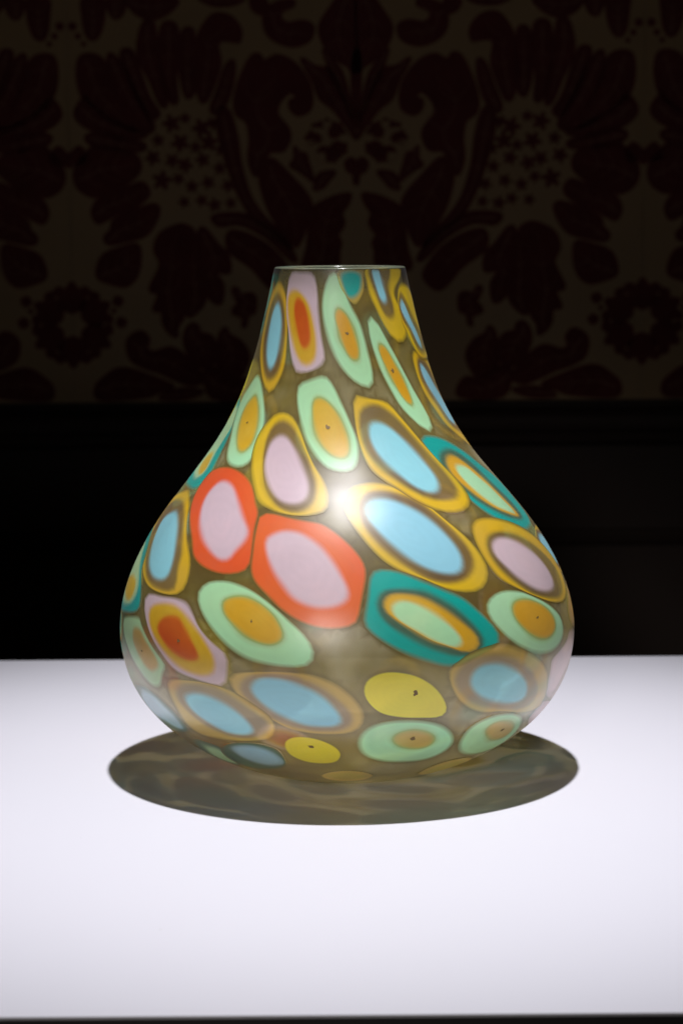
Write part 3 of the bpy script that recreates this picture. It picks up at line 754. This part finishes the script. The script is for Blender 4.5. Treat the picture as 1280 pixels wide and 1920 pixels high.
NPHI = 60
def radial(contour, c, rc):
    """contour as radius over direction, about centre c, in the local metric of the wall"""
    pts = smooth_loop([((th - c[0]) * rc, u - c[1]) for th, u in contour], 6)
    n = len(pts)
    out = []
    for k in range(NPHI):
        a = 2 * math.pi * k / NPHI
        dx, dy = math.cos(a), math.sin(a)
        best = 0.0
        for i in range(n):
            p, q = pts[i], pts[(i + 1) % n]
            ex, ey = q.x - p.x, q.y - p.y
            den = dx * ey - dy * ex
            if abs(den) < 1e-12:
                continue
            t = (p.x * ey - p.y * ex) / den
            s = (p.x * dy - p.y * dx) / den
            if -1e-6 <= s <= 1 + 1e-6 and t > best:
                best = t
        out.append(best)
    for k in range(NPHI):           # heal any direction that missed
        if out[k] <= 0:
            out[k] = max(out[k - 1], out[(k + 1) % NPHI], 1e-4)
    return [0.12 * out[k - 1] + 0.76 * out[k] + 0.12 * out[(k + 1) % NPHI] for k in range(NPHI)]

class Piece:
    pass

pieces = []
for kind, speck, contours in PIECES:
    cs = [[(float(q.split(',')[0]) / 1000, float(q.split(',')[1]) / 10000) for q in c.split()] for c in contours]
    P = Piece()
    P.kind = kind
    n0 = len(cs[0])
    P.c = (sum(p[0] for p in cs[0]) / n0, sum(p[1] for p in cs[0]) / n0)
    P.rc = prof_at(P.c[1])[0]
    P.R = [radial(c, P.c, P.rc) for c in cs]
    if kind in ('mint', 'mintfaint'):       # a thin shaded seam between the amber core and the mint
        P.R.insert(1, [a + min(0.0018, 0.3 * (b_ - a)) for a, b_ in zip(P.R[0], P.R[1])])
    P.speck = None if speck is None else (speck[0] / 1000, speck[1] / 10000)
    pieces.append(P)

def polygon(P, grow=0.0):
    R = P.R[-1]
    return [(P.c[0] + math.cos(2 * math.pi * k / NPHI) * (R[k] + grow) / P.rc, P.c[1] + math.sin(2 * math.pi * k / NPHI) * (R[k] + grow)) for k in range(NPHI)]

def inside(poly, x, y):
    r, j = False, len(poly) - 1
    for i in range(len(poly)):
        xi, yi = poly[i]
        xj, yj = poly[j]
        if (yi > y) != (yj > y) and x < (xj - xi) * (y - yi) / (yj - yi) + xi:
            r = not r
        j = i
    return r

# ---- the rest of the wall, out of the photograph's sight: more of the same slices, packed by the same rule
rng = random.Random(23)
known = [(polygon(P, 0.0012), P) for P in pieces]
def taken(th, u):
    for poly, P in known:
        if abs(th - P.c[0]) * P.rc < 0.075 and abs(u - P.c[1]) < 0.06 and inside(poly, th, u):
            return True
    return False
fill_kinds = ['mint', 'blue', 'lilac', 'red', 'teal', 'rust', 'mint', 'yellow', 'blue', 'mintteal', 'bluefaint', 'mintfaint']
centres = []
tries = 0
while tries < 9000 and len(centres) < 60:
    tries += 1
    u = rng.uniform(0.014, U_MAX - 0.012)
    th = rng.uniform(-math.pi + 0.16, math.pi - 0.16)
    r = prof_at(u)[0]
    if abs(th) < 1.50 + 0.08 * (u > 0.2):
        continue
    if taken(th, u) or (math.pi - abs(th)) * r < 0.010:
        continue
    near = False
    for (t2, u2) in centres:
        if math.hypot((th - t2) * r / 0.036, (u - u2) / 0.046) < 1.0:
            near = True
            break
    if not near:
        for poly, P in known:
            if any(math.hypot((th - a) * r, u - b_) < 0.009 for a, b_ in poly):
                near = True
                break
    if not near:
        centres.append((th, u))
for i, (th, u) in enumerate(centres):
    r = prof_at(u)[0]
    ax_l, ax_s, tilt = rng.uniform(0.021, 0.027), rng.uniform(0.014, 0.019), math.radians(90 + rng.uniform(-45, 5))
    R = []
    for k in range(NPHI):
        a = 2 * math.pi * k / NPHI
        b_ = a - tilt
        lim = ax_l * ax_s / math.hypot(ax_s * math.cos(b_), ax_l * math.sin(b_))
        for (t2, u2) in centres:
            if (t2, u2) == (th, u):
                continue
            dx, dy = (t2 - th) * r, u2 - u
            d = math.hypot(dx, dy)
            if d < 0.08:
                proj = (dx * math.cos(a) + dy * math.sin(a)) / d
                if proj > 0.05:
                    lim = min(lim, (d / 2 - 0.0009) / proj)
        t = 0.003
        while t < lim:
            x, y = th + math.cos(a) * t / r, u + math.sin(a) * t
            if taken(x, y) or abs(x) > math.pi - 0.03 or y < 0.004 or y > U_MAX - 0.002:
                break
            t += 0.0006
        R.append(max(0.0015, min(lim, t - 0.0006)))
    for _ in range(2):
        R = [min(R[k], 0.25 * R[k - 1] + 0.5 * R[k] + 0.25 * R[(k + 1) % NPHI]) for k in range(NPHI)]
    P = Piece()
    P.kind = fill_kinds[rng.randrange(len(fill_kinds))]
    P.c, P.rc, P.speck = (th, u), r, None
    nr = len(KINDS[P.kind]) - 1
    fr = {2: [0.52, 1.0], 3: [0.5, 0.7, 1.0], 4: [0.42, 0.54, 0.64, 1.0]}[nr]
    mean = sum(R) / NPHI
    P.R = [[f * (f * q + (1 - f) * mean) if f < 1 else q for q in R] for f in fr]
    pieces.append(P)

# keep contours nested and inside the wall
for P in pieces:
    for k in range(NPHI):
        for j in range(len(P.R) - 2, -1, -1):
            P.R[j][k] = min(P.R[j][k], P.R[j + 1][k] * 0.97 - 0.0001)
            P.R[j][k] = max(P.R[j][k], 0.0004)
        for j in range(1, len(P.R)):
            P.R[j][k] = max(P.R[j][k], P.R[j - 1][k] + 0.00015)

def ring_mesh(P, j, off):
    """the j-th band of a slice (0 = core) as part of the wall, with ring_t running 0, 1, 2 .. from the core outwards"""
    stations = []
    Rout, nlast = P.R[j], j == len(P.R) - 1
    Rin = P.R[j - 1] if j else [0.0] * NPHI
    soft = max(0.0, 0.105 - P.c[1]) / 0.1
    w_in, w_out = 0.0023 + 0.0026 * soft, (0.0023 if not nlast else 0.0029 if P.kind != 'red' else 0.0018) + 0.0028 * soft
    def lerp(f):
        return [a + (b2 - a) * f for a, b2 in zip(Rin, Rout)]
    gap = [max(1e-5, b2 - a) for a, b2 in zip(Rin, Rout)]
    wi = [min(w_in, g * 0.47) for g in gap]
    wo = [min(w_out, g * 0.47) for g in gap]
    if j:
        stations += [(Rin, j - 0.5), ([a + w * 0.4 for a, w in zip(Rin, wi)], j - 0.22), ([a + w for a, w in zip(Rin, wi)], float(j))]
    else:
        stations += [(lerp(0.3), 0.0)]
    stations += [(lerp(0.5), float(j)), (lerp(0.72) if not j else lerp(0.56), float(j))]
    stations += [([a - w for a, w in zip(Rout, wo)], float(j)), ([a - w * 0.4 for a, w in zip(Rout, wo)], j + (0.22 if not nlast else 0.5)), (Rout, j + 0.5 if not nlast else j + 1.0)]
    # stations must increase
    for a in range(1, len(stations)):
        stations[a] = ([max(p, q + 1e-6) for p, q in zip(stations[a][0], stations[a - 1][0])], stations[a][1])
    if True:
        stations[-1] = (Rout, stations[-1][1])
    tu, tv, faces, rad = [], [], [], []
    for R, t in stations:
        for k in range(NPHI):
            a = 2 * math.pi * k / NPHI
            tu.append((P.c[0] + math.cos(a) * R[k] / P.rc, min(max(P.c[1] + math.sin(a) * R[k], 0.0006), U_MAX - 0.0004)))
            tv.append(t)
            rad.append(R[k] / P.R[-1][k])
    for s in range(len(stations) - 1):
        for k in range(NPHI):
            k2 = (k + 1) % NPHI
            faces.append((s * NPHI + k, s * NPHI + k2, (s + 1) * NPHI + k2, (s + 1) * NPHI + k))
    if not j:
        tu.append(P.c)
        tv.append(0.0)
        rad.append(0.0)
        ci = len(tu) - 1
        faces += [(ci, (k + 1) % NPHI, k) for k in range(NPHI)]
    return wall_mesh('band', tu, faces, tv, off, MATS[P.kind], rad)

outlines = []
for i, P in enumerate(pieces):
    off = 0.00005 * (i % 6)
    last = len(P.R) - 1
    o = link('murrina', ring_mesh(P, last, off), None, vase)
    o['label'] = KIND_LABEL[P.kind]
    for j in range(last):
        link('core' if j == 0 else 'ring', ring_mesh(P, j, off), None, o)
    if P.speck:
        sz = rng.uniform(0.0006, 0.0013)
        el = rng.uniform(0.75, 1.6)
        R = [sz * rng.uniform(0.45, 1.5) for _ in range(10)]
        tu = [(P.speck[0] + math.cos(2 * math.pi * k / 10) * R[k] * el / P.rc, P.speck[1] + math.sin(2 * math.pi * k / 10) * R[k] / el) for k in range(10)] + [P.speck]
        link('speck', wall_mesh('speck', tu, [(10, k, (k + 1) % 10) for k in range(10)], None, off + 0.00012, M_SPECK), None, o)
    outlines.append([(th, min(max(u, 0.0006), U_MAX - 0.0004)) for th, u in polygon(P)])

# ---- the olive glass between the slices: the wall with the slices cut out
verts, edges = [], []
KX = 0.1
def loop_edges(pts):
    s = len(verts)
    verts.extend(Vector((x * KX, y)) for x, y in pts)
    edges.extend((s + a, s + (a + 1) % len(pts)) for a in range(len(pts)))
NT, NU = 112, 72
frame = [(-math.pi + 2 * math.pi * a / NT, 0.0) for a in range(NT)] + [(math.pi, U_MAX * a / NU) for a in range(NU)] \
      + [(math.pi - 2 * math.pi * a / NT, U_MAX) for a in range(NT)] + [(-math.pi, U_MAX - U_MAX * a / NU) for a in range(NU)]
loop_edges(frame)
boxes = []
for poly in outlines:
    loop_edges(poly)
    xs, ys = [p[0] for p in poly], [p[1] for p in poly]
    boxes.append((min(xs), max(xs), min(ys), max(ys), poly))
def in_slice(x, y):
    return any(b[0] <= x <= b[1] and b[2] <= y <= b[3] and inside(b[4], x, y) for b in boxes)
for P in pieces:
    for gr in (0.0009, 0.0024):
        for (x, y) in polygon(P, gr)[::2]:
            if abs(x) < math.pi - 0.03 and 0.001 < y < U_MAX - 0.001 and not in_slice(x, y):
                verts.append(Vector((x * KX, y)))
for a in range(1, NT):
    for c_ in range(1, NU):
        x = -math.pi + 2 * math.pi * (a + 0.5 * (c_ % 2) - 0.25) / NT
        y = U_MAX * c_ / NU
        if not in_slice(x, y):
            verts.append(Vector((x * KX, y)))
vo, eo, fo, *_ = delaunay_2d_cdt(verts, edges, [], 0, 1e-7)
tri = []
for f in fo:
    x = sum(vo[i].x for i in f) / 3 / KX
    y = sum(vo[i].y for i in f) / 3
    if not in_slice(x, y):
        tri.append(tuple(f))
import numpy as np
OP = np.array([p for poly in outlines for p in poly])
near = []
for w_ in vo:
    x, y = w_.x / KX, w_.y
    r = prof_at(y)[0]
    d = math.sqrt(float(np.min(((OP[:, 0] - x) * r) ** 2 + (OP[:, 1] - y) ** 2)))
    near.append(min(1.0, d / 0.0026))
link('glass_wall', wall_mesh('glass_wall', [(v.x / KX, v.y) for v in vo], tri, near, 0.0, M_MATRIX), None, vase)

# ---- inner skin, lip and foot of the blown bubble
def lathe(name, prof, mat, closed=False, seg=128, smooth=True):
    bm = bmesh.new()
    rows = []
    for r, z in prof:
        lx = lean(z)
        rows.append([bm.verts.new((lx + r * math.sin(2 * math.pi * k / seg), -r * math.cos(2 * math.pi * k / seg), z + LIFT)) for k in range(seg)] if r > 1e-6 else [bm.verts.new((lx, 0, z + LIFT))])
    for a, b2 in zip(rows, rows[1:] + ([rows[0]] if closed else [])):
        for k in range(seg):
            k2 = (k + 1) % seg
            if len(a) == 1:
                bm.faces.new((a[0], b2[k], b2[k2]))
            elif len(b2) == 1:
                bm.faces.new((a[k], b2[0], a[k2]))
            else:
                bm.faces.new((a[k], b2[k], b2[k2], a[k2]))
    return bm_obj(name, bm, mat, vase, smooth)

THICK = 0.0032
inner = [(0.0, 0.0050), (0.015, 0.0050), (0.028, 0.0052)]
for i in range(0, 61):
    r, z = prof_at(U_MAX * i / 60)
    if i >= 2:
        inner.append((r - THICK, max(z + 0.0035 * max(0, 1 - z / 0.05), 0.0053)))
lathe('inner_skin', inner, M_CLEAR)
r_t, z_t = prof_at(U_MAX)
lip = [(r_t - THICK / 2 + THICK / 2 * math.cos(a), z_t + 0.00005 + 0.0008 * math.sin(a)) for a in [math.pi * k / 10 for k in range(11)]]
lathe('lip', lip, M_LIP)
foot = [(prof_at(0)[0] - 0.00005, 0.0), (0.031, 0.0004), (0.027, 0.0013), (0.018, 0.0021), (0.0, 0.0024)]
lathe('foot', foot, M_MATRIX)
